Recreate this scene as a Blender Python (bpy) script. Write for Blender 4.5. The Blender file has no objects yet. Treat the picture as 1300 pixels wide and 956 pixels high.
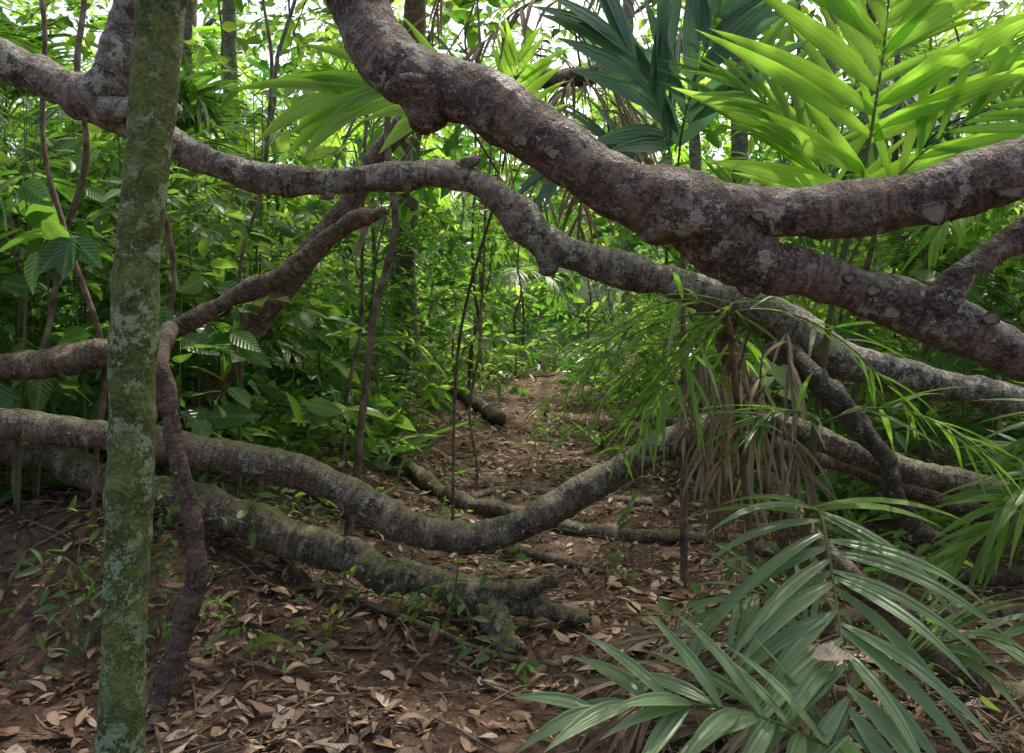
import bpy, math, random
import numpy as np
from mathutils import Vector
rng=np.random.default_rng(7); random.seed(7)
scene=bpy.context.scene
def nrm(a): return a/np.maximum(np.linalg.norm(a,axis=-1,keepdims=True),1e-9)
SUN_EL,SUN_AZ=math.radians(62),math.radians(25)
SD=np.array([math.cos(SUN_EL)*math.sin(SUN_AZ),math.cos(SUN_EL)*math.cos(SUN_AZ),math.sin(SUN_EL)])

# ---------- value noise ----------
def _h(i,j,k):
    s=np.sin(i*127.1+j*311.7+k*74.7)*43758.5453
    return s-np.floor(s)
def vnoise(x,y,z=0.0):
    x=np.asarray(x,float); y=np.asarray(y,float); z=np.asarray(z,float)+0*x
    i,j,k=np.floor(x),np.floor(y),np.floor(z); fx,fy,fz=x-i,y-j,z-k
    fx,fy,fz=[f*f*(3-2*f) for f in(fx,fy,fz)]
    r=0
    for a in(0,1):
        for b in(0,1):
            for c in(0,1):
                r=r+_h(i+a,j+b,k+c)*(fx if a else 1-fx)*(fy if b else 1-fy)*(fz if c else 1-fz)
    return r
def smooth(t): t=np.clip(t,0,1); return t*t*(3-2*t)
def ground_z(x,y):
    x=np.asarray(x,float); y=np.asarray(y,float)
    z=0.055*np.maximum(0,y-5)+0.2*np.maximum(0,y-26)-0.2*np.maximum(0,y-70)-0.055*np.maximum(0,y-70)
    z=z+0.42*smooth((-x-0.4)/1.6)*smooth((y-2.9)/0.9)*(1-0.4*smooth((y-8)/6))
    z=z+0.30*smooth((x-2.0)/2.0)*smooth((y-3.5)/2)
    z=z+0.16*(vnoise(x*.7+9,y*.7)-.5)*smooth((y-3)/5)+0.07*(vnoise(x*2.3,y*2.3+5)-.5)+0.03*(vnoise(x*7,y*7)-.5)+.014*(vnoise(x*19,y*19)-.5)
    return z
def sun_shaft(P):
    # shafts carved through the foliage along the sun direction, to light the path
    h=P-SD[None]*((P[:,2]-.2)/SD[2])[:,None]; g=np.zeros(len(P),bool)
    for cx,cy,rx,ry in((.15,5.2,.85,.75),(.35,7.6,.6,.6),(.4,13.5,1.3,2.2),(-.75,3.9,.35,.35),(1.0,3.1,.4,.4)):
        g|=((h[:,0]-cx)/rx)**2+((h[:,1]-cy)/ry)**2<1
    return g&(P[:,2]>1.0)

# ---------- mesh builder ----------
class MB:
    def __init__(s): s.v=[];s.f=[];s.a=[];s.m=[];s.n=0
    def add(s,v,f,a,mat=0):
        v=np.asarray(v,np.float32).reshape(-1,3); f=np.asarray(f,np.int64).reshape(-1,4)
        s.v.append(v); s.f.append(f+s.n); s.a.append(np.asarray(a,np.float32).reshape(-1,3)); s.m.append(np.full(len(f),mat,np.int32)); s.n+=len(v)
    def build(s,name,mats):
        v=np.concatenate(s.v);f=np.concatenate(s.f).astype(np.int32);a=np.concatenate(s.a);m=np.concatenate(s.m)
        me=bpy.data.meshes.new(name)
        me.vertices.add(len(v)); me.vertices.foreach_set("co",v.ravel())
        me.loops.add(len(f)*4); me.loops.foreach_set("vertex_index",f.ravel())
        me.polygons.add(len(f)); me.polygons.foreach_set("loop_start",np.arange(0,len(f)*4,4,dtype=np.int32))
        me.polygons.foreach_set("material_index",m)
        me.polygons.foreach_set("use_smooth",np.full(len(f),True))
        me.update(calc_edges=True)
        at=me.attributes.new("lf",'FLOAT_VECTOR','POINT'); at.data.foreach_set("vector",a.ravel())
        for mt in mats: me.materials.append(mt)
        ob=bpy.data.objects.new(name,me); scene.collection.objects.link(ob)
        return ob

# ---------- materials ----------
class NT:
    def __init__(s,name):
        s.mat=bpy.data.materials.new(name); s.mat.use_nodes=True; s.t=s.mat.node_tree; s.t.nodes.clear()
    def n(s,typ,**kw):
        nd=s.t.nodes.new(typ)
        for k,v in kw.items(): setattr(nd,k,v)
        return nd
    def l(s,a,b): s.t.links.new(a,b)
    def attr(s): return s.n('ShaderNodeAttribute',attribute_name='lf')
    def noise(s,vec,scale,detail=4,rough=.6):
        nd=s.n('ShaderNodeTexNoise'); nd.inputs['Scale'].default_value=scale; nd.inputs['Detail'].default_value=detail; nd.inputs['Roughness'].default_value=rough
        s.l(vec,nd.inputs['Vector']); return nd.outputs['Fac']
    def mapv(s,vec,sc,loc=(0,0,0)):
        nd=s.n('ShaderNodeMapping'); nd.inputs['Scale'].default_value=sc; nd.inputs['Location'].default_value=loc; s.l(vec,nd.inputs['Vector']); return nd.outputs[0]
    def ramp(s,fac,stops,interp='LINEAR'):
        nd=s.n('ShaderNodeValToRGB'); cr=nd.color_ramp; cr.interpolation=interp
        while len(cr.elements)<len(stops): cr.elements.new(.5)
        for e,(p,c) in zip(cr.elements,stops):
            e.position=p; e.color=(c[0],c[1],c[2],1) if hasattr(c,'__len__') else (c,c,c,1)
        s.l(fac,nd.inputs[0]); return nd.outputs[0]
    def mix(s,fac,a,b,mode='MIX'):
        nd=s.n('ShaderNodeMix',data_type='RGBA',blend_type=mode)
        for src,idx in((fac,0),(a,6),(b,7)):
            if hasattr(src,'is_output'): s.l(src,nd.inputs[idx])
            else: nd.inputs[idx].default_value=src if idx==0 else (*src,1)
        return nd.outputs[2]
    def math(s,op,a,b=0.0,clamp=False):
        nd=s.n('ShaderNodeMath',operation=op,use_clamp=clamp)
        for src,idx in((a,0),(b,1)):
            if hasattr(src,'is_output'): s.l(src,nd.inputs[idx])
            else: nd.inputs[idx].default_value=src
        return nd.outputs[0]
    def bump(s,h,strength,dist):
        nd=s.n('ShaderNodeBump'); nd.inputs['Strength'].default_value=strength; nd.inputs['Distance'].default_value=dist
        s.l(h,nd.inputs['Height'])
        return nd.outputs[0]
    def prin(s,col,rough=.6,spec=.4,normal=None):
        p=s.n('ShaderNodeBsdfPrincipled')
        if hasattr(col,'is_output'): s.l(col,p.inputs['Base Color'])
        else: p.inputs['Base Color'].default_value=(*col,1)
        if hasattr(rough,'is_output'): s.l(rough,p.inputs['Roughness'])
        else: p.inputs['Roughness'].default_value=rough
        p.inputs['Specular IOR Level'].default_value=spec
        if normal: s.l(normal,p.inputs['Normal'])
        return p
    def out(s,sh):
        o=s.n('ShaderNodeOutputMaterial'); s.l(sh,o.inputs['Surface']); return s.mat

def bark(name,dark,mid,light,lich=.5,lichc=(.40,.41,.34),moss=.3,mossc=(.05,.09,.012),ringy=1.0,rough=.55):
    t=NT(name); a=t.attr().outputs['Vector']; g=t.n('ShaderNodeNewGeometry'); pos=g.outputs['Position']
    big=t.noise(pos,9,4,.72); fine=t.noise(pos,85,3,.75)
    rings=t.noise(t.mapv(a,(60*ringy+6,9,9)),1.0,3,.65)
    col=t.ramp(big,[(.34,dark),(.5,mid),(.64,light)])
    col=t.mix(t.ramp(rings,[(.40,0),(.62,.8)]),col,tuple(.45*c for c in dark))
    col=t.mix(t.ramp(fine,[(.50,0),(.68,.6)]),col,tuple(min(1,1.6*c) for c in light))
    ln=t.noise(pos,19,5,.80)
    th=.70-.16*lich
    lm=t.math('MULTIPLY',t.ramp(ln,[(th-.015,0),(th+.015,1)]),t.ramp(big,[(.44,1),(.60,.1)]))
    col=t.mix(t.math('MULTIPLY',lm,.85),col,lichc)
    sx=t.n('ShaderNodeSeparateXYZ'); t.l(g.outputs['Normal'],sx.inputs[0])
    up=t.ramp(t.math('ADD',t.math('MULTIPLY',sx.outputs[2],.5),t.math('MULTIPLY',ln,.9)),[(.95-.45*moss,0),(1.12-.45*moss,1)])
    col=t.mix(t.math('MULTIPLY',up,min(1,.9*moss+.25)),col,mossc)
    col=t.mix(t.ramp(fine,[(.30,.75),(.42,0)]),col,tuple(.3*c for c in dark))
    h=t.math('ADD',t.math('MULTIPLY',rings,-.8*ringy),t.math('ADD',t.math('MULTIPLY',fine,.6),t.math('MULTIPLY',ln,1.1)))
    nb=t.bump(h,1.0,.02)
    return t.out(t.prin(col,t.ramp(fine,[(.3,rough-.1),(.7,rough+.25)]),.4,nb).outputs[0])

def leafmat(name,cols,tcols,trans=.4,rough=.4,vein=.25,pleat=0,spec=.45,spots=.3,simple=False):
    t=NT(name); at=t.attr().outputs['Vector']; s=t.n('ShaderNodeSeparateXYZ'); t.l(at,s.inputs[0])
    u,v,r=s.outputs
    k=len(cols)
    c1=t.ramp(r,[(i/(k-1),c) for i,c in enumerate(cols)]); c2=t.ramp(r,[(i/(k-1),c) for i,c in enumerate(tcols)])
    nb=None
    if not simple:
        pos=t.n('ShaderNodeNewGeometry').outputs['Position']
        av=t.math('ABSOLUTE',v)
        mid=t.ramp(av,[(0.02,vein),(.09,0)])
        c1=t.mix(mid,c1,(.28,.36,.12))
        nz=t.noise(pos,24,3,.7)
        c1=t.mix(t.ramp(nz,[(.60,0),(.70,spots)]),c1,(.12,.09,.03))
        c1=t.mix(t.ramp(u,[(.82,0),(1,.6)]),c1,(.2,.15,.06))
        if pleat: h=t.math('SINE',t.math('MULTIPLY',v,pleat))
        else: h=t.math('SINE',t.math('ADD',t.math('MULTIPLY',u,55),t.math('MULTIPLY',av,-28)))
        nb=t.bump(h,.35,.004)
        if pleat:
            st=t.ramp(h,[(0,0),(1,.25)]); c2=t.mix(st,c2,tuple(.5*c for c in tcols[0]))
    p=t.prin(c1,rough,spec,nb)
    tr=t.n('ShaderNodeBsdfTranslucent'); t.l(c2,tr.inputs['Color'])
    m=t.n('ShaderNodeMixShader'); m.inputs[0].default_value=trans; t.l(p.outputs[0],m.inputs[1]); t.l(tr.outputs[0],m.inputs[2])
    return t.out(m.outputs[0])

M_main=bark('bark_reddish',(.028,.018,.013),(.10,.066,.048),(.21,.148,.112),lich=.92,lichc=(.34,.33,.27),moss=.14,ringy=1.0,rough=.42)
M_grey=bark('bark_grey_brown',(.045,.034,.024),(.145,.114,.084),(.29,.245,.19),lich=1.0,moss=.18,ringy=.9,rough=.5)
M_brown=bark('bark_brown',(.045,.03,.018),(.15,.103,.064),(.26,.19,.125),lich=.6,moss=.3,ringy=.6,rough=.55)
M_low=bark('bark_mossy_brown',(.038,.028,.018),(.13,.096,.064),(.24,.185,.13),lich=.8,moss=.42,mossc=(.085,.12,.028),ringy=1.0,rough=.55)
M_dark=bark('bark_dark',(.02,.015,.011),(.065,.049,.036),(.14,.11,.085),lich=.5,moss=.15,ringy=.6,rough=.55)
M_liana=bark('bark_liana_red',(.035,.02,.016),(.11,.064,.047),(.19,.125,.095),lich=.3,moss=.0,ringy=.4,rough=.45)
M_moss=bark('bark_moss_green',(.05,.075,.014),(.095,.135,.026),(.145,.185,.05),lich=1.05,lichc=(.27,.35,.22),moss=.3,mossc=(.095,.165,.014),ringy=.12,rough=.8)
M_far=bark('bark_far_grey',(.10,.09,.07),(.20,.185,.15),(.34,.32,.27),lich=.6,moss=.1,ringy=.5,rough=.7)
M_twig=NT('bark_twig'); M_twig=M_twig.out(M_twig.prin(M_twig.ramp(M_twig.noise(M_twig.n('ShaderNodeNewGeometry').outputs['Position'],14,3,.7),[(.3,(.04,.028,.017)),(.5,(.12,.088,.057)),(.7,(.24,.185,.125))]),.7,.3).outputs[0])
M_stem=NT('green_stem'); M_stem=M_stem.out(M_stem.prin((.09,.11,.035),.6,.3).outputs[0])
L_under=leafmat('leaf_undergrowth',[(.02,.055,.015),(.042,.11,.022),(.07,.16,.03),(.10,.20,.045)],[(.06,.22,.03),(.20,.46,.05),(.38,.66,.07),(.5,.76,.1)],.42,.34,simple=True)
L_far=leafmat('leaf_forest',[(.022,.065,.015),(.05,.13,.022),(.10,.20,.03)],[(.08,.27,.03),(.28,.56,.05),(.58,.84,.1)],.48,.6,spec=.15,simple=True)
L_near=leafmat('leaf_broad',[(.025,.075,.018),(.05,.135,.028),(.09,.185,.045)],[(.10,.33,.035),(.24,.5,.05),(.4,.62,.09)],.38,.33,vein=.5)
L_bright=leafmat('palm_bright',[(.08,.18,.018),(.105,.21,.022),(.135,.24,.03)],[(.36,.76,.06),(.48,.86,.08),(.56,.9,.12)],.6,.35,pleat=26,spots=.1)
L_blue=leafmat('palm_bluegreen',[(.07,.14,.10),(.10,.185,.13)],[(.14,.33,.14),(.19,.42,.16)],.3,.28,pleat=30)
L_palm=leafmat('palm_mid',[(.04,.105,.02),(.07,.15,.025),(.11,.2,.04)],[(.17,.40,.04),(.26,.53,.05),(.42,.7,.07)],.42,.36,pleat=12)
L_fore=leafmat('palm_foreground',[(.105,.18,.075),(.135,.215,.095),(.17,.25,.12)],[(.22,.42,.12),(.3,.5,.14),(.36,.56,.16)],.33,.34,pleat=18,spots=.4)
L_dead=leafmat('palm_dead',[(.12,.082,.046),(.21,.155,.094),(.34,.275,.18)],[(.22,.14,.08),(.28,.2,.12),(.36,.27,.17)],.2,.7,pleat=14,vein=0)
L_litter=leafmat('litter_leaf',[(.05,.028,.019),(.12,.064,.038),(.21,.115,.068),(.30,.185,.115),(.40,.29,.20),(.52,.43,.33)],
   [(.05,.03,.02),(.1,.05,.03),(.15,.08,.04),(.2,.1,.06),(.25,.16,.1),(.3,.22,.14)],.1,.5,vein=.15,spots=.6)

# ---------- tubes ----------
def catmull(pts,step):
    P=np.array(pts,float)
    P=np.vstack([2*P[0]-P[1],P,2*P[-1]-P[-2]]); out=[]
    for i in range(1,len(P)-2):
        p0,p1,p2,p3=P[i-1],P[i],P[i+1],P[i+2]
        n=max(2,int(np.linalg.norm(p2[:3]-p1[:3])/step))
        for k in range(n):
            t=k/n
            out.append(.5*((2*p1)+(-p0+p2)*t+(2*p0-5*p1+4*p2-p3)*t*t+(-p0+3*p1-3*p2+p3)*t**3))
    out.append(P[-2]); return np.array(out)
def tube(B,pts,seg=20,step=.02,amp=.12,mat=0,cap=True,seed=0,wob=0.0,rs=1.0):
    C=catmull(pts,step); p=C[:,:3]; r=np.maximum(C[:,3]*rs,.0008)
    if wob:
        p=p+wob*np.stack([vnoise(p[:,2]*2+seed,p[:,0]*2)-.5,vnoise(p[:,2]*2,p[:,1]*2+seed)-.5,0*p[:,0]],1)
    T=nrm(np.gradient(p,axis=0)); n=len(p)
    u=np.cross(T[0],[.3,.2,.9]); u/=np.linalg.norm(u); th=np.linspace(0,2*np.pi,seg,endpoint=False)
    A=np.zeros((n,seg,3)); U=[];W=[]
    for i in range(n):
        u=u-T[i]*np.dot(u,T[i]); u/=np.linalg.norm(u); U.append(u.copy()); W.append(np.cross(T[i],u))
    U=np.array(U);W=np.array(W)
    S=np.concatenate([[0],np.cumsum(np.linalg.norm(np.diff(p,axis=0),axis=1))])
    dirs=U[:,None]*np.cos(th)[None,:,None]+W[:,None]*np.sin(th)[None,:,None]
    V0=p[:,None]+dirs*r[:,None,None]
    if amp:
        f=(vnoise(V0[...,0]*7+seed,V0[...,1]*7,V0[...,2]*7)-.5)*1.8+(vnoise(V0[...,0]*18,V0[...,1]*18+seed,V0[...,2]*18)-.5)*1.0+(vnoise(V0[...,0]*45,V0[...,1]*45+seed,V0[...,2]*45)-.5)*.5
        g=(vnoise(S*5+seed,S*0+3.3)-.5)*1.3
        rd=(vnoise(S[:,None]*32+seed+0*f,np.cos(th)[None]*.8+0*f,np.sin(th)[None]*.8+0*f)-.5)*.35
        rr=r[:,None]*(1+amp*(f+rd)+amp*g[:,None])
    else: rr=np.repeat(r[:,None],seg,1)
    if cap: rr[0]*=.02; rr[-1]*=.02; rr[1]*=.8; rr[-2]*=.8
    V=p[:,None]+dirs*rr[...,None]
    A[...,0]=S[:,None]+seed; A[...,1]=np.cos(th)*r.mean(); A[...,2]=np.sin(th)*r.mean()
    i=np.arange(n-1)[:,None]*seg; j=np.arange(seg)[None]; jn=(j+1)%seg
    F=np.stack([i+j,i+jn,i+seg+jn,i+seg+j],-1)
    B.add(V,F,A,mat)
def knob(B,p,d,L,r,seed=0,mat=0):
    p=np.array(p);d=nrm(np.array(d,float))
    pts=[(*(p+d*L*t),r*k) for t,k in((-.4,.9),(0,1.0),(.4,.85),(.8,.7),(1,.42))]
    tube(B,pts,18,.008,.6,mat,True,seed)
def fy(y,l): return [(a[0],y,a[1],a[2]) for a in l]

B=MB()
tube(B,[(-1.0,3.2,5.2,.10),(-.62,2.5,3.2,.11),(-.45,2.2,2.36,.11),(-.436,2.2,2.224,.10),(-.376,2.15,2.095,.096),(-.283,2.1,1.985,.092),(-.187,2.08,1.94,.088),(-.082,2.05,1.90,.083),
 (.03,2.02,1.825,.083),(.14,2,1.74,.083),(.26,2,1.67,.086),(.40,2,1.616,.095),(.54,2,1.59,.088),(.68,2,1.596,.078),(.84,2,1.61,.073),(.99,1.98,1.627,.073),(1.13,1.95,1.667,.077),(1.267,1.92,1.707,.08),(1.46,1.9,1.75,.082),(1.9,1.9,1.75,.085),(2.6,2.0,1.2,.10),(3.0,2.1,.1,.14),(3.05,2.1,-.3,.18)],48,.009,.19,seed=1,rs=.90)
tube(B,[(.40,2.02,1.63,.07),(.49,2.02,1.56,.088),(.57,2.02,1.505,.088),(.65,2,1.468,.072),(.78,2,1.44,.066),(.90,2,1.39,.067),(1.02,2,1.345,.072),(1.14,2,1.30,.073),(1.28,2,1.24,.07),(1.46,2.0,1.16,.07),(2.0,2.1,.85,.07),(2.6,2.2,.3,.08),(2.8,2.2,-.1,.09)],44,.009,.22,seed=5,rs=.92)
tube(B,[(1.04,1.98,1.34,.05),(1.08,1.97,1.39,.05),(1.13,1.97,1.445,.043),(1.21,1.97,1.50,.04),(1.33,1.96,1.567,.043),(1.6,1.93,1.74,.05)],28,.01,.28,seed=9,rs=.9)
knob(B,(-.235,2.06,1.92),(.1,0,-1),.11,.066,2); knob(B,(-.30,2.08,1.95),(-.4,0,-1),.05,.05,3)
knob(B,(.60,2.0,1.47),(.1,-.1,-1),.09,.055,4); knob(B,(.36,1.98,1.57),(0,-.3,-1),.05,.05,6); knob(B,(1.07,1.96,1.36),(-.7,0,.7),.06,.04,7)
B.build('arching_tree',[M_main])
t=NT('fungus_grey'); gp=t.n('ShaderNodeNewGeometry').outputs['Position']; a=t.attr().outputs['Vector']; sx=t.n('ShaderNodeSeparateXYZ'); t.l(a,sx.inputs[0])
cf=t.mix(t.ramp(sx.outputs[0],[(.6,0),(.8,1)]),(.14,.12,.095),(.035,.025,.02)); cf=t.mix(t.ramp(t.noise(gp,60),[(.5,0),(.65,.6)]),cf,(.22,.2,.16))
M_fun=t.out(t.prin(cf,.8,.2,t.bump(t.noise(gp,120),.5,.003)).outputs[0])
B=MB()
for (x,y,z,r) in[(1.02,1.905,1.585,.034),(1.185,1.875,1.64,.036),(.93,1.935,1.345,.022),(.89,1.94,1.40,.018),(.83,1.94,1.43,.014),(1.17,1.925,1.33,.02),(1.09,1.93,1.375,.016),(.60,1.92,1.58,.016)]:
    rr=np.array([0.01,.4,.7,.86,.97,1.0,.9]); hh=np.array([.10,.10,.13,.2,.12,-.1,-.4])
    th=np.linspace(0,2*np.pi,20,endpoint=False); wob=1+.12*np.sin(th*3+x*30)
    V=np.stack([x+r*rr[:,None]*np.cos(th)*1.15*wob,y-r*hh[:,None]*.6+0*th,z+r*rr[:,None]*np.sin(th)*.85*wob],-1)
    A=np.zeros_like(V);A[...,0]=rr[:,None]
    i=np.arange(6)[:,None]*20;j=np.arange(20)[None];F=np.stack([i+j,i+(j+1)%20,i+20+(j+1)%20,i+20+j],-1)
    B.add(V,F,A)
B.build('bracket_fungi',[M_fun])

B=MB()
tube(B,fy(3.0,[(-4.2,3.3,.12),(-3.0,2.75,.11),(-2.19,2.41,.1),(-1.95,2.326,.09),(-1.77,2.26,.085),(-1.56,2.164,.08),(-1.35,2.044,.075),(-1.17,1.951,.068),(-.99,1.894,.066),(-.75,1.87,.063),(-.51,1.882,.06),(-.33,1.894,.06),(-.18,1.882,.07),(-.03,1.795,.066),(.12,1.651,.075),(.24,1.585,.068),(.45,1.525,.07),(.66,1.474,.078),(.87,1.396,.085),(1.05,1.306,.09),(1.23,1.21,.085),(1.44,1.144,.075),(1.65,1.09,.068),(1.95,1.024,.066),(2.25,.94,.066),(3.2,.5,.08),(3.9,-.1,.1)]),38,.012,.24,seed=21,rs=.87)
tube(B,fy(3.0,[(-1.72,2.18,.07),(-1.56,2.22,.1),(-1.49,2.32,.1),(-1.45,2.44,.09),(-1.39,2.65,.08),(-1.3,3.4,.07),(-1.35,4.6,.05)]),28,.016,.28,seed=23,rs=.9)
tube(B,fy(2.93,[(-1.55,2.13,.06),(-1.4,2.11,.05),(-1.25,2.12,.035),(-1.23,2.12,.02)]),18,.012,.35,seed=24)
knob(B,(-.24,2.99,1.91),(1,-.1,.35),.13,.032,25); knob(B,(.12,2.98,1.62),(.2,-.1,-1),.12,.042,26); knob(B,(-.7,2.98,1.84),(.3,-.1,-1),.05,.03,27)
knob(B,(1.0,2.96,1.25),(.2,-.1,-1),.08,.05,28)
B.build('leaning_tree',[M_grey])
B=MB()
tube(B,fy(3.5,[(-.60,1.818,.03),(-.64,1.81,.04),(-.735,1.77,.043),(-.875,1.657,.042),(-1.015,1.545,.042),(-1.19,1.475,.045),(-1.365,1.377,.046),(-1.575,1.27,.05),(-1.82,1.2,.06),(-2.1,1.153,.06),(-2.42,1.1,.06),(-3.4,.75,.07),(-4.2,.2,.1)]),28,.014,.28,seed=31,rs=1.0)
knob(B,(-.62,3.5,1.815),(.8,0,.3),.07,.028,32)
B.build('broken_branch',[M_brown])
B=MB()
tube(B,fy(4.5,[(-2.3,.1,.1),(-1.9,.7,.09),(-1.35,1.5,.08),(-1.035,1.885,.07),(-.88,2.11,.07),(-.72,2.36,.07),(-.5,2.56,.07),(-.135,2.7,.06),(.225,2.74,.06),(.54,2.785,.055),(1.2,3.1,.05),(2.2,4.2,.04)]),22,.025,.25,seed=35,rs=.9)
B.build('leaning_tree',[M_brown])
B=MB()
tube(B,fy(3.3,[(-4.2,.5,.09),(-3.2,.85,.08),(-2.34,.92,.075),(-1.95,.89,.07),(-1.62,.855,.075),(-1.353,.80,.075),(-1.155,.762,.075),(-.924,.719,.075),(-.726,.647,.08),(-.56,.548,.078),(-.396,.468,.07),(-.165,.435,.065),(.033,.482,.068),(.231,.584,.075),(.429,.70,.075),(.627,.812,.08),(.825,.888,.08),(1.02,.92,.068),(1.22,.87,.065),(1.485,.765,.065),(1.815,.673,.065),(2.145,.59,.065),(3,.35,.07),(3.8,.1,.08)]),38,.012,.2,seed=41,rs=.87)
B.build('curved_liana_trunk',[M_low])
B=MB()
tube(B,[(-3.6,4.3,.75,.09),(-2.83,4.1,.706,.08),(-2.36,4,.66,.08),(-2.03,3.9,.575,.085),(-1.634,3.8,.50,.09),(-1.31,3.75,.41,.09),(-1.036,3.7,.33,.09),(-.80,3.65,.265,.1),(-.612,3.6,.215,.098),(-.39,3.55,.175,.085),(-.175,3.5,.127,.088),(-.035,3.5,.103,.07)],38,.012,.32,seed=51,rs=.9)
tube(B,[(-.16,3.5,.12,.08),(-.035,3.48,.125,.075),(.07,3.46,.16,.058),(.15,3.45,.195,.05),(.20,3.45,.215,.045)],26,.010,.5,seed=52)
tube(B,[(-.1,3.5,.1,.07),(.05,3.47,.09,.06),(.16,3.45,.07,.045),(.27,3.44,.045,.03),(.36,3.44,.03,.015)],22,.010,.5,seed=53)
tube(B,[(-.13,3.47,.10,.085),(-.06,3.36,.05,.07),(-.02,3.27,.01,.06),(.02,3.2,-.04,.05)],24,.010,.5,seed=54)
tube(B,[(-.7,3.6,.25,.05),(-.74,3.58,.34,.035),(-.75,3.58,.37,.02)],14,.012,.4,seed=55)
B.build('fallen_log',[M_low])
B=MB()
tube(B,[(-1.5,3.45,1.30,.03),(-1.35,3.1,1.3,.032),(-1.26,2.8,1.2,.034),(-1.226,2.8,1.076,.035),(-1.2,2.8,.908,.038),(-1.16,2.8,.74,.04),(-1.126,2.8,.572,.042),(-1.12,2.8,.418,.045),(-1.16,2.8,.278,.046),(-1.2,2.8,.138,.05),(-1.23,2.8,.012,.055),(-1.25,2.75,-.12,.07)],24,.012,.28,seed=61,rs=.9)
B.build('hanging_liana',[M_liana])
B=MB()
tube(B,[(1.0,3.0,1.28,.045),(1.06,2.85,1.16,.05),(1.148,2.8,1.062,.05),(1.246,2.8,.95,.055),(1.33,2.8,.824,.05),(1.372,2.8,.684,.045),(1.442,2.8,.6,.038),(1.54,2.8,.564,.032),(1.666,2.8,.566,.018)],22,.012,.4,seed=63,rs=.9)
B.build('hanging_branch',[M_dark])
B=MB()
tube(B,[(.85,3.1,1.38,.05),(.918,3.35,1.232,.05),(1.02,3.4,1.028,.055),(1.105,3.4,.824,.055),(1.156,3.4,.62,.055),(1.22,3.35,.35,.06),(1.3,3.3,.05,.08),(1.35,3.3,-.15,.11)],24,.015,.25,seed=65)
tube(B,[(1.05,3.3,.7,.05),(1.16,2.95,.49,.05),(1.39,2.9,.256,.055),(1.65,2.85,.053,.06),(1.9,2.8,-.08,.07)],22,.015,.25,seed=66,rs=.9)
B.build('prop_root',[M_brown])
def onground(pts,off): return [(x,y,float(ground_z(x,y))+off,r) for x,y,r in pts]
B=MB()
tube(B,onground([(-1.6,7.2,.06),(-1.2,6.8,.06),(-.82,6.3,.055),(-.39,5.6,.055),(0,5.3,.055),(.45,5,.05),(.88,4.9,.045),(1.3,4.9,.025)],.03),16,.03,.3,seed=71)
tube(B,onground([(-.4,5.6,.04),(-.05,5.9,.04),(.4,5.85,.035),(1.0,5.6,.03)],.01),14,.03,.3,seed=72)
tube(B,onground([(-1.1,4.9,.04),(-.55,4.65,.04),(0,4.5,.035),(.5,4.2,.02)],.015),14,.03,.3,seed=73)
tube(B,onground([(1.4,4.6,.05),(1.9,4.4,.05),(2.5,4.0,.05),(3.2,3.9,.05)],.03),14,.03,.25,seed=74)
tube(B,onground([(1.1,3.3,.04),(1.6,3.55,.04),(2.3,3.5,.04),(3.0,3.7,.04)],.02),14,.03,.25,seed=75)
tube(B,[(1.2,4.2,.75,.05),(1.7,4.0,.62,.05),(2.3,3.9,.42,.055),(3.2,3.8,.3,.06)],16,.02,.2,seed=78)
B.build('surface_roots',[M_brown])
B=MB(); tube(B,onground([(-.85,11.3,.10),(-.5,10.2,.10),(-.12,9,.085)],.07),16,.04,.2,seed=76); B.build('fallen_log',[M_dark])
B=MB(); tube(B,onground([(-.67,3.54,.014),(-.4,3.4,.013),(-.1,3.2,.012),(.2,3.02,.010)],.022),10,.02,.2,seed=77); B.build('fallen_stick',[M_twig])
B=MB()
tube(B,fy(2.2,[(-1.13,-.2,.12),(-1.1,0,.082),(-1.092,.15,.068),(-1.087,.31,.064),(-1.078,.574,.062),(-1.067,.904,.064),(-1.056,1.234,.065),(-1.045,1.5,.065),(-1.023,1.74,.063),(-1.0,1.96,.065),(-.979,2.224,.067),(-.968,2.312,.068),(-.93,3.2,.062),(-.85,5,.05),(-.8,7,.03)]),36,.012,.09,seed=81,rs=.94)
tube(B,[(-.93,2.2,3.2,.03),(-.5,2.6,4.2,.025),(-.1,3.0,5.2,.012)],10,.05,.1,seed=82)
tube(B,[(-.9,2.2,4.0,.03),(-1.6,2.0,5.0,.025),(-2.2,1.8,5.9,.012)],10,.05,.1,seed=83)
B.build('mossy_tree',[M_moss])

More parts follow.
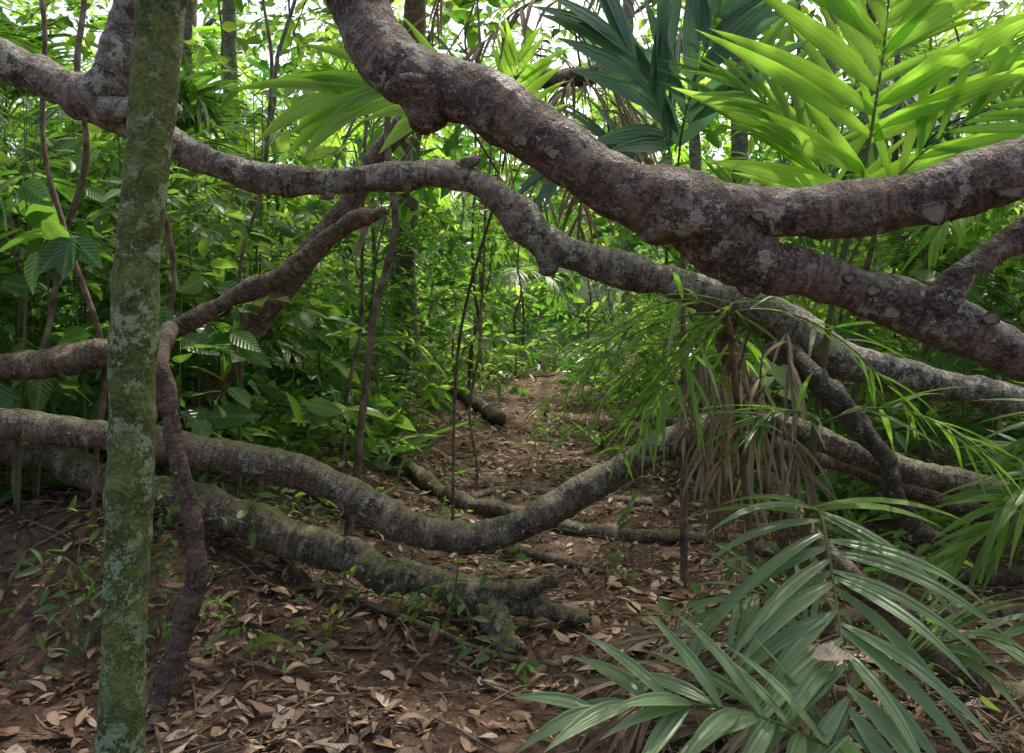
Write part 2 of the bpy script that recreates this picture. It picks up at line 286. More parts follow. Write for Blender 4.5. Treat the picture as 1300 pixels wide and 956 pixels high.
# ---------- leaves ----------
def tmpl_far():
    v=np.array([(0,0,0),(.3,.5,.06),(.7,.38,.03),(1,0,-.12),(.7,-.38,.03),(.3,-.5,.06)]); f=np.array([(0,3,2,1),(0,5,4,3)]); return v,f
def tmpl_near():
    us=[0,.14,.36,.6,.82,1]; ws=[.03,.34,.5,.43,.22,.01]; v=[];f=[]
    for u,w in zip(us,ws):
        for s in(-1,0,1): v.append((u,s*w,.10*abs(s)*w-.22*u*u))
    for i in range(5):
        for k in(0,1): f.append((i*3+k,i*3+k+1,i*3+k+4,i*3+k+3))
    return np.array(v),np.array(f)
TF=tmpl_far(); TN=tmpl_near(); TL=(TN[0]*np.array([1,1,.35]),TN[1])
def leaves(B,P,D,N,L,W,rnd,mat,T,c1=None,c2=None):
    v,f=T; D=nrm(D); S=nrm(np.cross(D,N)); N=np.cross(S,D); n=len(P)
    u,s,w=v[:,0],v[:,1],v[:,2]
    V=P[:,None]+D[:,None]*(u[None,:,None]*L[:,None,None])+S[:,None]*(s[None,:,None]*W[:,None,None])
    ww=w[None]*L[:,None]
    if c1 is not None: ww=ww+c1[:,None]*(u-u*u)[None]*L[:,None]+c2[:,None]*(s*s)[None]*W[:,None]
    V=V+N[:,None]*ww[...,None]
    A=np.zeros((n,len(v),3));A[...,0]=u;A[...,1]=s;A[...,2]=rnd[:,None]
    F=f[None]+(np.arange(n)*len(v))[:,None,None]
    B.add(V,F,A,mat)
def twigs(B,P,D,L,n,ll,asp,droop,rb,T,mat=0,smat=1,stem=True,sr=.0025):
    N=len(P); D=nrm(D); up=np.array([0,0,1.0]); side=nrm(np.cross(D,up+.05*rng.normal(size=(N,3))))
    for k in range(n):
        t=(k+.7)/n; pos=P+D*(L*t)[:,None]; pos[:,2]-=droop*L*t*t
        sg=1 if k%2 else -1
        d=D*.55+side*sg*(.9 if k<n-1 else .1)+.35*rng.normal(size=(N,3)); d[:,2]-=.35
        nn=up+.55*rng.normal(size=(N,3))
        le=ll*(.65+.6*rng.random(N))
        leaves(B,pos,d,nn,le,le*asp*(.8+.4*rng.random(N)),np.clip(rb+.14*rng.normal(size=N),0,1),mat,T)
    if stem:
        s0,s1,s2=P,P+D*(L*.5)[:,None],P+D*L[:,None]; s1=s1.copy();s2=s2.copy();s1[:,2]-=droop*L*.25;s2[:,2]-=droop*L
        th=np.array([0,2.1,4.2]); r=np.array([1,.8,.3])
        w=nrm(np.cross(side,D))
        V=np.stack([s0,s1,s2],1)[:,:,None]+(side[:,None]*np.cos(th)[None,:,None]+w[:,None]*np.sin(th)[None,:,None])[:,None]*(r[None,:,None,None]*sr*(L/.4)[:,None,None,None])
        f=[]
        for i in(0,1):
            for j in range(3): f.append((i*3+j,i*3+(j+1)%3,i*3+3+(j+1)%3,i*3+3+j))
        F=np.array(f)[None]+(np.arange(N)*9)[:,None,None]
        B.add(V,F,np.zeros((N,9,3)),smat)

def pathx(y): return .15+.02*y
def pathw(y): return np.interp(y,[3,6,9,11,13,15],[1.5,1.35,1.0,.75,.4,0])
def mass(N,y0,y1,pw,ztop,lf0,lf1,thr,zpow,seed):
    u=rng.random(N); y=y0+(y1-y0)*u**pw
    x=(rng.random(N)*2-1)*(.71*y+.7)
    g=ground_z(x,y); zt=ztop(y)
    z=g+.03+(zt-g)*rng.random(N)**zpow
    nz=.6*vnoise(x*.9+seed,y*.9,z*.9)+.4*vnoise(x*2.3,y*2.3+seed,z*2.3)
    keep=nz>thr(z-g,y)
    low=(z-g<1.9)&(abs(x-pathx(y))<pathw(y)*(.75+.5*vnoise(x*2,y*2,z*2)))
    P=np.stack([x,y,z],1)
    keep&=~low&~sun_shaft(P)
    return P[keep],nz[keep],lf0+lf1*y[keep]
def cl(P,s,o): return np.clip((.6*vnoise(P[:,0]*s,P[:,1]*s,P[:,2]*s+o)+.4*vnoise(P[:,0]*s*3,P[:,1]*s*3,P[:,2]*s*3+o)-.5)*2.2+.44,0,1)
B=MB()
P,nz,ll=mass(9500,4.7,18,1.25,lambda y:1.2+.42*y*.5,.055,.005,lambda h,y:.45+.09*np.clip(h/3,0,1),1.5,3)
D=rng.normal(size=P.shape); D[:,2]=abs(D[:,2])*.5+.1
ll=ll*np.exp(.4*rng.normal(size=len(P)))
twigs(B,P,D,.22+.25*rng.random(len(P))+.01*P[:,1],7,ll,.42,.35,cl(P,.8,4),TF)
k=rng.random(len(P))<.16; Q=P[k]; D=rng.normal(size=Q.shape); D[:,2]=abs(D[:,2])*.4
twigs(B,Q,D,.4+.2*rng.random(len(Q)),5,.15+.013*Q[:,1],.42,.5,cl(Q,.8,9),TN)
k=rng.random(len(P))<.12; Q=P[k]; D=rng.normal(size=Q.shape); D[:,2]=abs(D[:,2])+.6
twigs(B,Q,D,.5+.2*rng.random(len(Q)),8,.22+.012*Q[:,1],.13,.5,cl(Q,.8,2),TN)
B.build('forest_undergrowth',[L_under,M_stem])
B=MB()
P,nz,ll=mass(8000,7,32,1.1,lambda y:1.6+.47*y,.095,.0095,lambda h,y:.45+.14*np.clip((h-1)/6,0,1),1.05,11)
D=rng.normal(size=P.shape); D[:,2]*=.5
ll=ll*np.exp(.3*rng.normal(size=len(P)))
twigs(B,P,D,.35+.3*rng.random(len(P))+.015*P[:,1],7,ll,.45,.4,cl(P,.45,4),TF,sr=.004)
N=2000; y=26+30*rng.random(N); x=(rng.random(N)*2-1)*(.75*y); z=ground_z(x,y)+rng.random(N)**1.3*(3+.18*y)
P=np.stack([x,y,z],1); D=rng.normal(size=P.shape)
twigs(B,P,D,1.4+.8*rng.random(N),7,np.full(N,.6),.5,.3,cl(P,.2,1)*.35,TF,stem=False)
B.build('distant_forest_foliage',[L_far,M_stem])
B=MB()
N=1800; x=-4+9.5*rng.random(N); y=3.6+8*rng.random(N); z=5.6+1.8*rng.random(N)+.3*np.maximum(0,y-7)
P=np.stack([x,y,z],1); k=((.5*vnoise(x*.8,y*.8,z*.4)+.5*vnoise(x*2,y*2,z))>.46)&~sun_shaft(P)
P=P[k]; D=rng.normal(size=P.shape); D[:,2]*=.4
twigs(B,P,D,.6+.3*rng.random(len(P)),8,np.full(len(P),.17),.45,.3,rng.random(len(P)),TF,sr=.004)
B.build('dapple_canopy',[L_far,M_stem])  # leaf layer added overhead to break the sun into dapples

B=MB()
def plant(x,y,h,nt,ll,asp,rb,n=7,droop=.5):
    g=float(ground_z(x,y))
    top=np.array([x+random.uniform(-.1,.1),y+random.uniform(-.1,.1),g+h])
    tube(B,[(x,y,g-.03,.004+.003*h),(x*.5+top[0]*.5+.02,y,g+h*.5,.003+.002*h),(*top,.002)],6,.06,0,1,seed=random.random()*50)
    tt=.3+.7*rng.random(nt); P=np.array([x,y,g])+(top-np.array([x,y,g]))*tt[:,None]
    D=rng.normal(size=(nt,3)); D[:,2]=abs(D[:,2])*.6
    twigs(B,P,D,h*.16+.14+.15*rng.random(nt),n,np.full(nt,ll),asp,droop,np.full(nt,rb),TN,sr=.003)
for i in range(42):
    y=random.uniform(3.9,5.0); x=random.uniform(-1.45,-4.2) if i%4 else random.uniform(-3.4,-2.2)
    plant(x,y,random.uniform(.4,2.4),random.randint(5,12),random.uniform(.06,.16),random.uniform(.3,.5),random.random())
for i in range(26):
    x=random.uniform(1.9,4.2); y=random.uniform(3.6,5.2)
    plant(x,y,random.uniform(.3,1.1),random.randint(5,9),random.uniform(.05,.11),.4,random.random())
for i in range(12):
    x=random.uniform(-1.9,-1.3); y=random.uniform(2.9,3.5)
    plant(x,y,random.uniform(.12,.5),random.randint(3,6),random.uniform(.04,.08),.4,random.random(),n=4)
for i in range(30):
    y=random.uniform(5.0,8.5); x=random.choice([-1,-1,1])*random.uniform(1.2,.62*y)
    plant(x,y,random.uniform(.7,3.2),random.randint(6,11),random.uniform(.16,.28),random.uniform(.3,.5),random.random(),n=5)
for (x,y,h) in[(-2.35,3.75,1.9),(-2.1,3.9,1.5),(-1.75,4.1,1.35),(-2.7,3.9,2.3),(-1.45,4.2,1.2),(-2.9,4.3,1.4)]:
    plant(x,y,h,9,random.uniform(.17,.24),.55,random.uniform(.3,.9),n=4)
B.build('shrubs',[L_near,M_stem])
B=MB()
for i in range(210):
    y=2.9+8*random.random()**1.2; x=random.uniform(-.4*y,.55*y)
    if abs(x-pathx(y))<.9 and random.random()<.65: continue
    plant(x,y,random.uniform(.06,.28),random.randint(2,4),random.uniform(.045,.085),random.uniform(.35,.5),random.random(),n=4,droop=.3)
for (x,y,h) in[(-.52,3.35,.32),(-.3,3.3,.42),(-.42,3.4,.2),(-.16,3.3,.28),(.3,7.0,.4),(.8,6.2,.45),(-1.3,3.2,.1),(-.95,3.05,.12),(-.75,3.2,.1),(-.9,5.5,.35)]:
    plant(x,y,h,4,.06,.45,.8,n=4)
B.build('seedlings',[L_near,M_stem])
B=MB()
def rosette(x,y,z,n,L,asp,rb,upk=.9,sp=1.0):
    th=rng.random(n)*6.28; D=np.stack([np.cos(th)*sp,np.sin(th)*sp,upk*(.5+rng.random(n))],1)
    leaves(B,np.tile([x,y,z],(n,1)),D,np.tile([0,0,1.0],(n,1))+.2*rng.normal(size=(n,3)),L*(.7+.5*rng.random(n)),L*asp*np.ones(n),np.clip(rb+.1*rng.normal(size=n),0,1),0,TN,-.2*np.ones(n),.3*np.ones(n))
for (x,y,L,r) in[(-1.15,5.0,.42,1),(-1.05,4.9,.35,.9),(-1.95,5.1,.35,.6),(-1.5,5.4,.35,.8),(-1.75,4.3,.3,.9),(-2.5,4.4,.35,.5),(.9,8,.35,.9),(2.3,5.5,.4,.6),(-2.6,3.9,.3,.3),(1.6,7,.4,.8)]:
    rosette(x,y,float(ground_z(x,y)),7,L,.2,r)
for i in range(60):
    y=random.uniform(5,13); x=random.choice([-1,1])*random.uniform(1.2,.6*y)+.3
    rosette(x,y,float(ground_z(x,y)),random.randint(5,10),random.uniform(.3,.8),.18,random.random())
for (x,y,z) in[(-1.55,3.42,1.4),(-1.62,3.4,1.32),(-1.9,3.4,1.7),(-2.3,3.5,1.9)]:
    n=5; P=np.tile([x,y,z],(n,1)); D=np.stack([rng.normal(size=n)*.6,-.5-.3*rng.random(n),-.9*np.ones(n)],1)
    leaves(B,P,D,np.tile([0,-1,.4],(n,1))+.3*rng.normal(size=(n,3)),.2*np.ones(n),.11*np.ones(n),.2*np.ones(n),0,TN)
B.build('broadleaf_herbs',[L_near,M_stem])

# ---------- palm fronds ----------
PROF=np.array([.3,.75,1,1,.85,.6,.32,.02])
def frond(B,pts,n,L,W,ang=50,droop=.5,normal=(0,-.6,.8),lmat=0,rmat=1,rr=.006,t0=.12,taper=.5,rb=.5,jit=.12,sides=(1,-1),vf=.25,lift=.0):
    C=catmull([(*p,0) for p in pts],.02)[:,:3]; S=np.concatenate([[0],np.cumsum(np.linalg.norm(np.diff(C,axis=0),axis=1))])
    T=nrm(np.gradient(C,axis=0))
    tube(B,[(*C[i],rr*(1-.75*i/len(C))) for i in np.linspace(0,len(C)-1,max(4,len(pts)+2)).astype(int)],6,.04,0,rmat)
    tt=t0+(1-t0)*(np.arange(n)+.5)/n
    for sg in sides:
        q=tt+jit/n*rng.normal(size=n)+(.25/n if sg>0 else 0); q=np.clip(q,0,1)
        b=np.stack([np.interp(q*S[-1],S,C[:,k]) for k in range(3)],1); t=nrm(np.stack([np.interp(q*S[-1],S,T[:,k]) for k in range(3)],1))
        nn=np.array(normal,float)+0*t; side=nrm(np.cross(t,nn)); nn=np.cross(side,t)
        a=np.radians(ang*(1-.55*q**1.5)+6*rng.normal(size=n))
        d=t*np.cos(a)[:,None]+side*(sg*np.sin(a))[:,None]+nn*lift+.5*jit*rng.normal(size=(n,3)); d=nrm(d)
        ln=L*(1-taper*np.abs(q-.35)**1.3/.57)*(.9+.2*rng.random(n)); ns=len(PROF)-1
        pos=[b];dd=d.copy(); dl=[d]
        for k in range(ns):
            dd=dd+np.array([0,0,-1.0])*(droop*(.4+k/ns)/ns*(.7+.6*rng.random(n)))[:,None]; dd=nrm(dd)
            pos.append(pos[-1]+dd*(ln/ns)[:,None]); dl.append(dd.copy())
        pos=np.stack(pos,1); dl=np.stack(dl,1)
        sd=nrm(np.cross(dl,nn[:,None]+0*dl)); up=np.cross(sd,dl)
        w=(W*.5*PROF)[None,:,None]*(.8+.35*rng.random(n))[:,None,None]
        V=np.stack([pos-sd*w+up*w*vf*2,pos,pos+sd*w+up*w*vf*2],2)
        A=np.zeros(V.shape);A[...,0]=np.linspace(0,1,ns+1)[None,:,None];A[...,1]=np.array([-.5,0,.5]);A[...,2]=np.clip(rb+.2*rng.normal(size=n),0,1)[:,None,None]
        f=[]
        for i in range(ns):
            for k in(0,1): f.append((i*3+k,i*3+k+1,i*3+k+4,i*3+k+3))
        F=np.array(f)[None]+(np.arange(n)*(ns+1)*3)[:,None,None]
        B.add(V,F,A,lmat)
def arch(base,az,L,elev,sag,n=6):
    az=math.radians(az);e=math.radians(elev);p=[]
    for i in range(n):
        t=i/(n-1); h=L*t*math.cos(e)
        p.append((base[0]+h*math.sin(az),base[1]+h*math.cos(az),base[2]+L*t*math.sin(e)-sag*L*t*t))
    return p
B=MB()
tube(B,[(1.1,3.0,0,.016),(1.12,2.95,.8,.014),(1.14,2.8,1.4,.012),(1.17,2.65,1.77,.01)],10,.04,.05,1)
frond(B,[(1.14,2.8,1.4),(1.17,2.65,1.77),(1.2,2.6,2.05),(1.24,2.6,2.35),(1.27,2.62,2.7)],13,.68,.072,62,.25,(0,-1,.35),t0=.28,rr=.008,rb=.6,taper=.35,jit=.3)
frond(B,[(1.14,2.8,1.4),(1.1,2.7,1.75),(.95,2.65,1.98),(.75,2.6,2.1)],14,.45,.03,50,.3,(0,-.8,.6),t0=.35,rb=.4,jit=.2)
frond(B,[(1.14,2.8,1.4),(1.25,2.6,1.78),(1.5,2.5,2.0),(1.85,2.45,2.1)],15,.48,.035,50,.3,(0,-.8,.6),t0=.3,rb=.3,jit=.2)
frond(B,[(1.14,2.9,1.4),(1.3,3.1,2.1),(1.55,3.2,2.6),(1.9,3.2,2.9)],14,.6,.045,50,.3,(0,-.8,.5),t0=.3,rb=.5)
frond(B,[(1.14,2.9,1.4),(1.05,3.1,2.0),(1.0,3.3,2.5),(.9,3.4,2.9)],14,.55,.04,50,.3,(0,-.8,.5),t0=.4,rb=.5)
frond(B,[(1.14,2.9,1.4),(.9,2.8,1.65),(.7,2.75,1.75),(.5,2.7,1.72)],10,.35,.026,45,.5,(0,-.8,.6),t0=.4,rb=.2)
B.build('bright_palm',[L_bright,M_stem])
B=MB()
tube(B,[(.85,3.9,0,.02),(.84,3.85,1,.016),(.8,3.7,1.9,.012)],10,.05,.05,2)
frond(B,[(.75,3.6,1.95),(.66,3.4,2.15),(.56,3.3,2.36),(.42,3.25,2.5)],9,.66,.085,52,.25,(.2,-.75,.6),t0=.2,rb=.6,taper=.25,jit=.25)
frond(B,[(.75,3.6,1.95),(.74,3.4,2.2),(.80,3.3,2.45),(.88,3.25,2.7)],9,.6,.08,48,.25,(-.2,-.75,.6),t0=.2,rb=.8,taper=.25,jit=.25)
frond(B,[(.8,3.7,1.9),(.6,3.5,2.0),(.35,3.4,2.1),(.2,3.35,2.0)],9,.42,.045,42,.7,(0,-.8,.6),t0=.25,rb=.3,taper=.3,jit=.2)
B.build('fan_palm',[L_blue,M_stem,M_twig])
B=MB()
tube(B,[(-.35,4.6,.0,.010),(-.3,4.4,1.2,.009),(-.05,3.6,2.0,.007)],8,.05,.05,2)
frond(B,[(-.05,3.6,2.0),(-.22,3.3,2.2),(-.42,3.15,2.26),(-.66,3.05,2.22)],9,.52,.075,38,.5,(0,-.95,.4),t0=.35,rb=.7,taper=.2,jit=.2)
frond(B,[(-.05,3.6,2.0),(.0,3.45,2.25),(.03,3.3,2.45)],7,.35,.04,45,.3,(0,-.75,.65),t0=.3,rb=.5)
B.build('young_palm',[L_bright,M_stem,M_twig])
B=MB()
base=(.72,2.62,1.36)
tube(B,[(.95,3.0,0,.014),(.86,2.9,.7,.012),(.72,2.62,1.36,.01)],8,.04,.1,2)
for az,L,e,sg in[(-100,.55,30,.8),(-75,.6,5,.6),(-120,.4,-25,.5),(95,.6,15,.8),(20,.6,25,.7),(-40,.55,-30,.4),(-85,.55,-20,.35)]:
    frond(B,arch(base,az,L,e,sg),9,.36,.016,58,.6,(0,0,1),rr=.004,t0=.15,rb=random.random()*.6,jit=.5)
base=(1.0,2.55,1.0)
for az,L,e,sg in[(100,.6,30,.7),(-110,.35,35,.6)]:
    frond(B,arch(base,az,L,e,sg),9,.32,.018,60,.5,(0,0,1),rr=.004,t0=.15,rb=random.random()*.7,jit=.5)
B.build('climbing_palm',[L_palm,M_stem,M_twig])
B=MB()
for i in range(12):
    b=(random.uniform(.7,1.1),random.uniform(2.95,3.3),random.uniform(.95,1.4))
    frond(B,arch(b,random.uniform(-180,180),random.uniform(.2,.45),random.uniform(-80,-20),.6),8,random.uniform(.2,.35),.013,22,1.3,(0,-.5,.8),rr=.004,rb=random.random(),jit=.5)
for i in range(12):
    b=(random.uniform(.6,1.3),random.uniform(2.4,2.9),random.uniform(.08,.25))
    frond(B,arch(b,random.uniform(-150,-60),random.uniform(.4,.6),random.uniform(-5,15),.4),10,random.uniform(.2,.35),.02,25,.8,(0,-.5,.8),rr=.006,rb=random.random()*.8,jit=.5)
for i in range(16):
    b=(random.uniform(-.4,.6),random.uniform(3.6,5.0),random.uniform(2.5,3.3))
    frond(B,arch(b,random.uniform(-180,180),random.uniform(.4,.7),random.uniform(-60,30),.8),9,random.uniform(.3,.5),.02,30,1.5,(0,-.5,.8),rr=.006,rb=random.random(),jit=.5)
B.build('dead_palm_fronds',[L_dead,M_twig])
B=MB()
base=(2.05,2.5,.85)
tube(B,[(2.0,2.6,0,.03),(1.97,2.55,.5,.025),base+(.015,)],10,.04,.1,1)
for az,L,e,sg in[(-95,.65,30,.7),(-80,.6,-5,.4),(80,.8,30,.7),(20,.8,40,.7),(-90,.75,60,.7)]:
    frond(B,arch(base,az,L,e,sg),10,.42,.024,50,.4,(0,-.3,1),rr=.005,t0=.2,rb=random.random()*.7,jit=.35)
B.build('side_palm',[L_palm,M_stem])
B=MB()
frond(B,[(1.0,2.75,.60),(1.0,2.6,.72),(.975,2.45,.66),(.93,2.25,.50),(.89,2.1,.38),(.86,2.0,.27)],17,.50,.043,68,.75,(0,-.35,1),rr=.008,t0=.1,rb=.6,taper=.3,lift=.15,jit=.3)
frond(B,[(1.05,2.3,.0),(.85,2.0,.22),(.60,1.95,.35),(.36,1.95,.38),(.2,1.95,.36)],12,.34,.045,50,.45,(0,-.4,1),rr=.008,t0=.3,rb=.3,taper=.3,lift=.1,jit=.35)
frond(B,[(1.1,2.6,.0),(1.2,2.4,.3),(1.35,2.25,.42),(1.55,2.15,.36)],11,.4,.035,50,.8,(0,-.3,1),rr=.008,t0=.2,rb=.4,taper=.3,lift=.1,jit=.3)
frond(B,[(1.1,2.6,.0),(1.0,2.75,.3),(.85,2.7,.40),(.68,2.6,.36)],10,.34,.03,50,.8,(0,-.3,1),rr=.008,t0=.3,rb=.8,taper=.3,lift=.1,jit=.3)
B.build('foreground_palm',[L_fore,M_stem])

def bgpalm(x,y,h,nf,L,W,mat):
    global B
    B=MB(); g=float(ground_z(x,y))
    tube(B,[(x,y,g-.1,.04),(x+.05,y,g+h*.5,.03),(x,y,g+h,.02)],8,.2,.1,2)
    for i in range(nf):
        az=i*360/nf+random.uniform(-20,20)
        frond(B,arch((x,y,g+h),az,L*random.uniform(.8,1.1),random.uniform(25,75),random.uniform(.5,.9)),16,L*.38,W,52,.7,(0,0,1),rr=.01,t0=.15,rb=random.random(),vf=.15)
    B.build('understory_palm',[mat,M_stem,M_twig])
for a in[(3.6,6.0,1.2,9,1.6,.05,L_palm),(-3.2,7.5,2.3,9,1.8,.05,L_bright),(4.8,8.5,3.2,9,2.0,.06,L_bright),(2.5,8.6,2.2,8,1.6,.045,L_palm),(-5.8,9,3.0,9,2.2,.06,L_palm),(-1.8,10,3.2,9,2.2,.06,L_bright),(2.5,13,4.2,9,2.4,.07,L_bright),(6.5,12,4.5,9,2.5,.07,L_palm),(-6,14,5,9,2.6,.08,L_bright),(5.0,5.4,.9,8,1.5,.05,L_palm),(3.3,4.6,1.9,8,1.3,.045,L_bright),(-4.3,5.6,2.6,8,1.5,.045,L_palm),(-2.4,6.3,.7,8,1.2,.05,L_palm),(-1.9,9,.6,8,1.4,.05,L_bright),(-2.6,5.9,2.2,8,1.5,.05,L_palm),(2.9,5.6,2.4,8,1.4,.045,L_blue),(-.6,14,2.8,9,2.0,.06,L_palm),(1.9,6.6,.6,8,1.1,.04,L_palm),(-3.3,4.9,1.5,8,1.2,.045,L_palm),(.2,17,1.6,8,2.0,.07,L_palm)]:
    bgpalm(*a)

# ---------- trees and saplings ----------
def tree(x,y,r,h,mat,name='forest_tree',lean=(0,0)):
    B=MB(); g=float(ground_z(x,y))
    pts=[(x,y,g-.2,r*1.6),(x,y,g+.25,r*1.1)]+[(x+lean[0]*t+.12*math.sin(t*5+x),y+lean[1]*t,g+h*t,r*(1-.55*t)) for t in(.15,.35,.6,.8,1)]
    tube(B,pts,16,.12,.12,0,seed=x)
    P=[];D=[]
    for i in range(9):
        t=.55+.45*i/9; az=i*2.4; b=np.array([x+lean[0]*t,y+lean[1]*t,g+h*t]); L=h*.22*(1.2-.5*(t-.55))
        e=b+np.array([math.cos(az)*L,math.sin(az)*L,L*.6]); tube(B,[(*b,r*.35),(*((b+e)/2+[0,0,.1*L]),r*.22),(*e,r*.06)],6,.25,.1,0)
        for k in range(14):
            P.append(b+(e-b)*random.uniform(.3,1.05)+rng.normal(size=3)*.35); D.append(rng.normal(size=3))
    P=np.array(P);D=np.array(D);D[:,2]*=.4
    k=~sun_shaft(P); P=P[k]; D=D[k]
    twigs(B,P,D,np.full(len(P),.6),8,np.full(len(P),.2),.45,.3,rng.random(len(P)),TF,1,2,sr=.005)
    B.build(name,[mat,L_far,M_stem])
for a in[(-1.25,9.5,.17,11,M_brown),(3.0,10,.12,12,M_far),(2.3,9.6,.08,11,M_far),(4.7,10.5,.09,10,M_brown),(-4.2,12,.14,11,M_far),(-3.6,9.0,.07,9,M_far),(6.8,15,.2,14,M_far),(-7.5,15,.2,14,M_far),(3.0,20,.2,15,M_far),(-4.0,21,.2,15,M_far),(-9,22,.25,15,M_far),(9,22,.25,15,M_far)]:
    tree(*a)
B=MB()
for i in range(75):
    y=5+14*random.random()**1.0; x=random.uniform(-.72,.72)*y
    if abs(x-pathx(y))<pathw(y)*1.1: continue
    g=float(ground_z(x,y)); h=random.uniform(2,7); r=random.uniform(.004,.016)*(1+.04*y); lx=random.gauss(0,.35)*h*.5
    tube(B,[(x,y,g-.05,r*1.3),(x+lx*.3,y,g+h*.35,r),(x+lx*.8,y+.1,g+h*.7,r*.8),(x+lx,y+.1,g+h,r*.5)],7,.12,.1,i%3//2,seed=i,wob=.2)
B.build('sapling_thicket',[M_twig,M_far])
B=MB()
for (x0,z0,x1,z1,y,r) in[(-.68,2.1,-.88,.3,4.4,.02),(-2.2,3.0,-1.9,1.2,3.6,.012),(-1.9,3.0,-1.75,.6,3.9,.012),(-2.05,2.6,-2.4,.7,3.8,.015),(-.2,2.7,-.3,.2,6,.01),(-.95,2.4,-1.1,.4,5.2,.012),(1.9,3.2,1.8,.3,5.2,.015),(2.7,3,2.4,.3,5.5,.02),(-1.35,2.6,-1.5,.4,4.3,.01),(-2.9,2.7,-2.6,.4,4.2,.02)]:
    m=(x0+x1)/2+random.uniform(-.12,.12)
    tube(B,[(x0-.1,y+.1,z0+1.5,r),(x0,y,z0,r),(m,y+.05,(z0+z1)/2,r),(x1,y,z1,r*1.1),(x1,y,float(ground_z(x1,y))-.05,r)],8,.04,.2,0,seed=x0*7,wob=.12)
B.build('thin_lianas',[M_twig])

# ---------- ground and litter ----------
def axis(a,b,st,lo,hi):
    c=list(np.arange(a,b,st)); s=st; v=c[-1]
    while v<hi: s*=1.18; v+=s; c.append(v)
    s=st; v=a; pre=[]
    while v>lo: s*=1.18; v-=s; pre.append(v)
    return np.array(pre[::-1]+c)
xs=axis(-3.5,4,.03,-160,160); ys=axis(1.8,9,.03,-60,220)
X,Y=np.meshgrid(xs,ys); Z=ground_z(X,Y)
nx,ny=len(xs),len(ys); i=np.arange(ny-1)[:,None]*nx;j=np.arange(nx-1)[None]
B=MB(); B.add(np.stack([X,Y,Z],-1),np.stack([i+j,i+j+1,i+nx+j+1,i+nx+j],-1),np.zeros((ny*nx,3)))
t=NT('forest_soil'); p=t.n('ShaderNodeNewGeometry').outputs['Position']
fine=t.noise(p,35,6,.75)
c=t.ramp(t.noise(p,2.5,5,.65),[(.3,(.06,.035,.024)),(.5,(.12,.07,.047)),(.7,(.19,.12,.08))])
c=t.mix(t.ramp(fine,[(.5,0),(.65,.6)]),c,(.27,.19,.135))
c=t.mix(t.ramp(fine,[(.35,.8),(.47,0)]),c,(.022,.013,.009))
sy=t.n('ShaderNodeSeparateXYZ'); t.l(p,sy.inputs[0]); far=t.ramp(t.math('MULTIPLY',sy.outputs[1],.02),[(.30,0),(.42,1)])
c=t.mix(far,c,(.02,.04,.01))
nb=t.bump(fine,1.0,.035)
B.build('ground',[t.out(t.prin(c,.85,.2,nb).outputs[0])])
B=MB()
def litter(N,y0,y1,pw,xf,l0,l1,pk):
    y=y0+(y1-y0)*rng.random(N)**pw; x=(rng.random(N)*2-1)*xf(y)+.1
    on=np.exp(-((x-pathx(y))/.75)**2)*smooth((y-3.0)/1.0)*pk
    clu=.6*vnoise(x*3,y*3,2.2)+.4*vnoise(x*1.2,y*1.2,5.2)
    k=(rng.random(N)>on)&(clu+.5*rng.random(N)>.55); x,y=x[k],y[k]; N=len(x)
    P=np.stack([x,y,ground_z(x,y)+.006+.016*rng.random(N)],1)
    th=rng.random(N)*6.28; D=np.stack([np.cos(th),np.sin(th),.22*rng.normal(size=N)],1)
    Nn=np.stack([.35*rng.normal(size=N),.35*rng.normal(size=N),np.ones(N)],1)
    L=(l0+(l1-l0)*rng.random(N)**2.4)
    leaves(B,P,D,Nn,L,L*(.16+.32*rng.random(N)),np.clip(rng.beta(1.3,1.7,N),0,1),0,TL,.5*rng.normal(size=N),.8*rng.normal(size=N))
litter(28000,2.2,7.5,1.0,lambda y:.6*y+.6,.016,.12,.35)
litter(11000,6.5,15,1.0,lambda y:.4*y+.6,.05,.15,.25)
B.build('leaf_litter',[L_litter])
B=MB()
for i in range(680):
    y=2.4+6*random.random()**1.2; x=random.uniform(-.6,.7)*y; a=random.uniform(0,6.28); L=random.uniform(.08,.55); r=random.uniform(.0015,.007)
    p=[]
    for k in range(4):
        q=(k/3-.5)*L; xx=x+math.cos(a)*q+random.uniform(-.02,.02); yy=y+math.sin(a)*q+random.uniform(-.02,.02)
        p.append((xx,yy,float(ground_z(xx,yy))+.014+random.uniform(0,.014),r*(1-.15*k)))
    tube(B,p,5,.04,.15,0,seed=i)
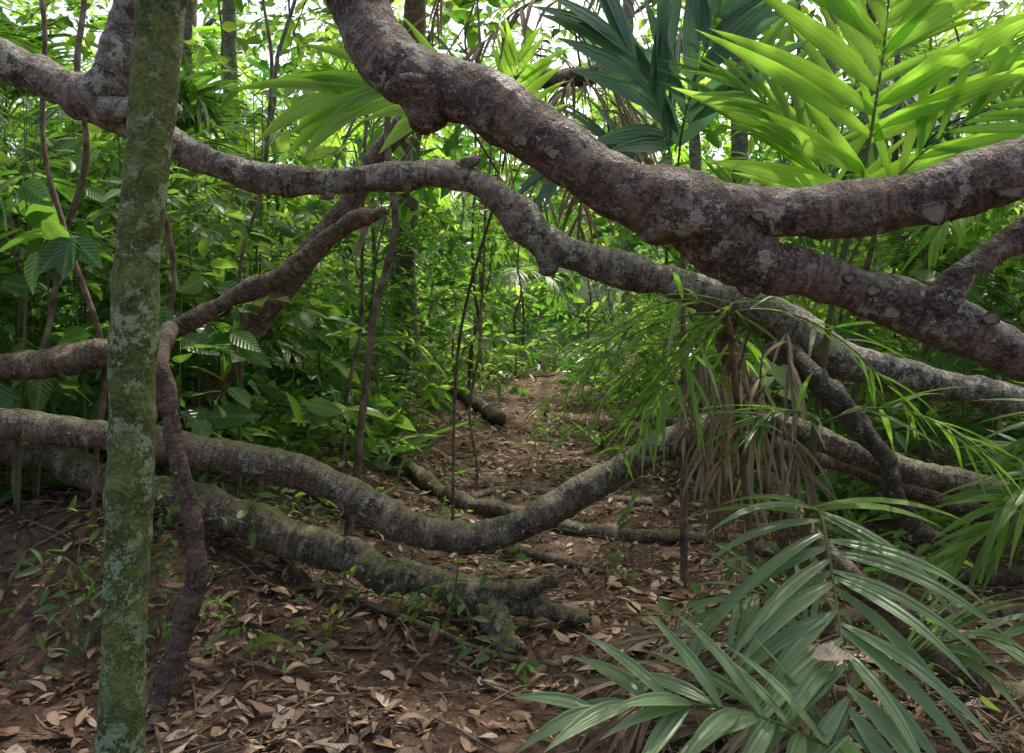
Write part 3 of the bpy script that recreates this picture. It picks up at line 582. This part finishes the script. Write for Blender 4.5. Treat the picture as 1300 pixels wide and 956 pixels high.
B.build('ground_twigs',[M_twig])
B=MB()
P=np.array([[.80,2.1,.43]]); leaves(B,P,np.array([[1.,-.1,.15]]),np.array([[-.1,-.6,1.]]),np.array([.11]),np.array([.055]),np.array([.85]),0,TN,np.array([.3]),np.array([.5]))
B.build('fallen_leaf',[L_litter])
B=MB()
for (x,y,L) in[(-1.0,3.05,.13),(-.9,3.2,.09)]:
    leaves(B,np.array([[x,y,float(ground_z(x,y))+.05]]),np.array([[.8,.4,.2]]),np.array([[0,-.4,1.]]),np.array([L]),np.array([L*.45]),np.array([1.0]),0,TN,np.array([.5]),np.array([.9]))
B.build('yellow_leaf',[L_bright])

# ---------- light ----------
w=bpy.data.worlds.new("World"); scene.world=w; w.use_nodes=True; nt=w.node_tree
sk=nt.nodes.new('ShaderNodeTexSky'); sk.sky_type='NISHITA'; sk.sun_disc=False; sk.sun_elevation=SUN_EL; sk.sun_rotation=SUN_AZ; sk.dust_density=6; sk.air_density=1.0; sk.ozone_density=.5
mx=nt.nodes.new('ShaderNodeMix'); mx.data_type='RGBA'; mx.blend_type='MULTIPLY'; mx.inputs[0].default_value=1; mx.inputs[7].default_value=(1,.97,.90,1); nt.links.new(sk.outputs[0],mx.inputs[6])
bg=nt.nodes['Background']; bg.inputs[1].default_value=.36; nt.links.new(mx.outputs[2],bg.inputs[0])
sl=bpy.data.lights.new('sun','SUN'); sl.energy=5; sl.angle=math.radians(.6); sl.color=(1,.96,.88)
so=bpy.data.objects.new('sun',sl); scene.collection.objects.link(so)
sd=Vector(SD); so.rotation_euler=(-sd).to_track_quat('-Z','Y').to_euler(); so.location=sd*30
cam=bpy.data.cameras.new('camera'); co=bpy.data.objects.new('camera',cam); scene.collection.objects.link(co); scene.camera=co
co.location=(0,0,1.3); co.rotation_euler=(math.radians(90),0,0); cam.sensor_width=36; cam.lens=27.7; cam.shift_y=-.0446; cam.clip_end=1000
scene.view_settings.view_transform='Standard'; scene.view_settings.look='None'; scene.view_settings.exposure=0
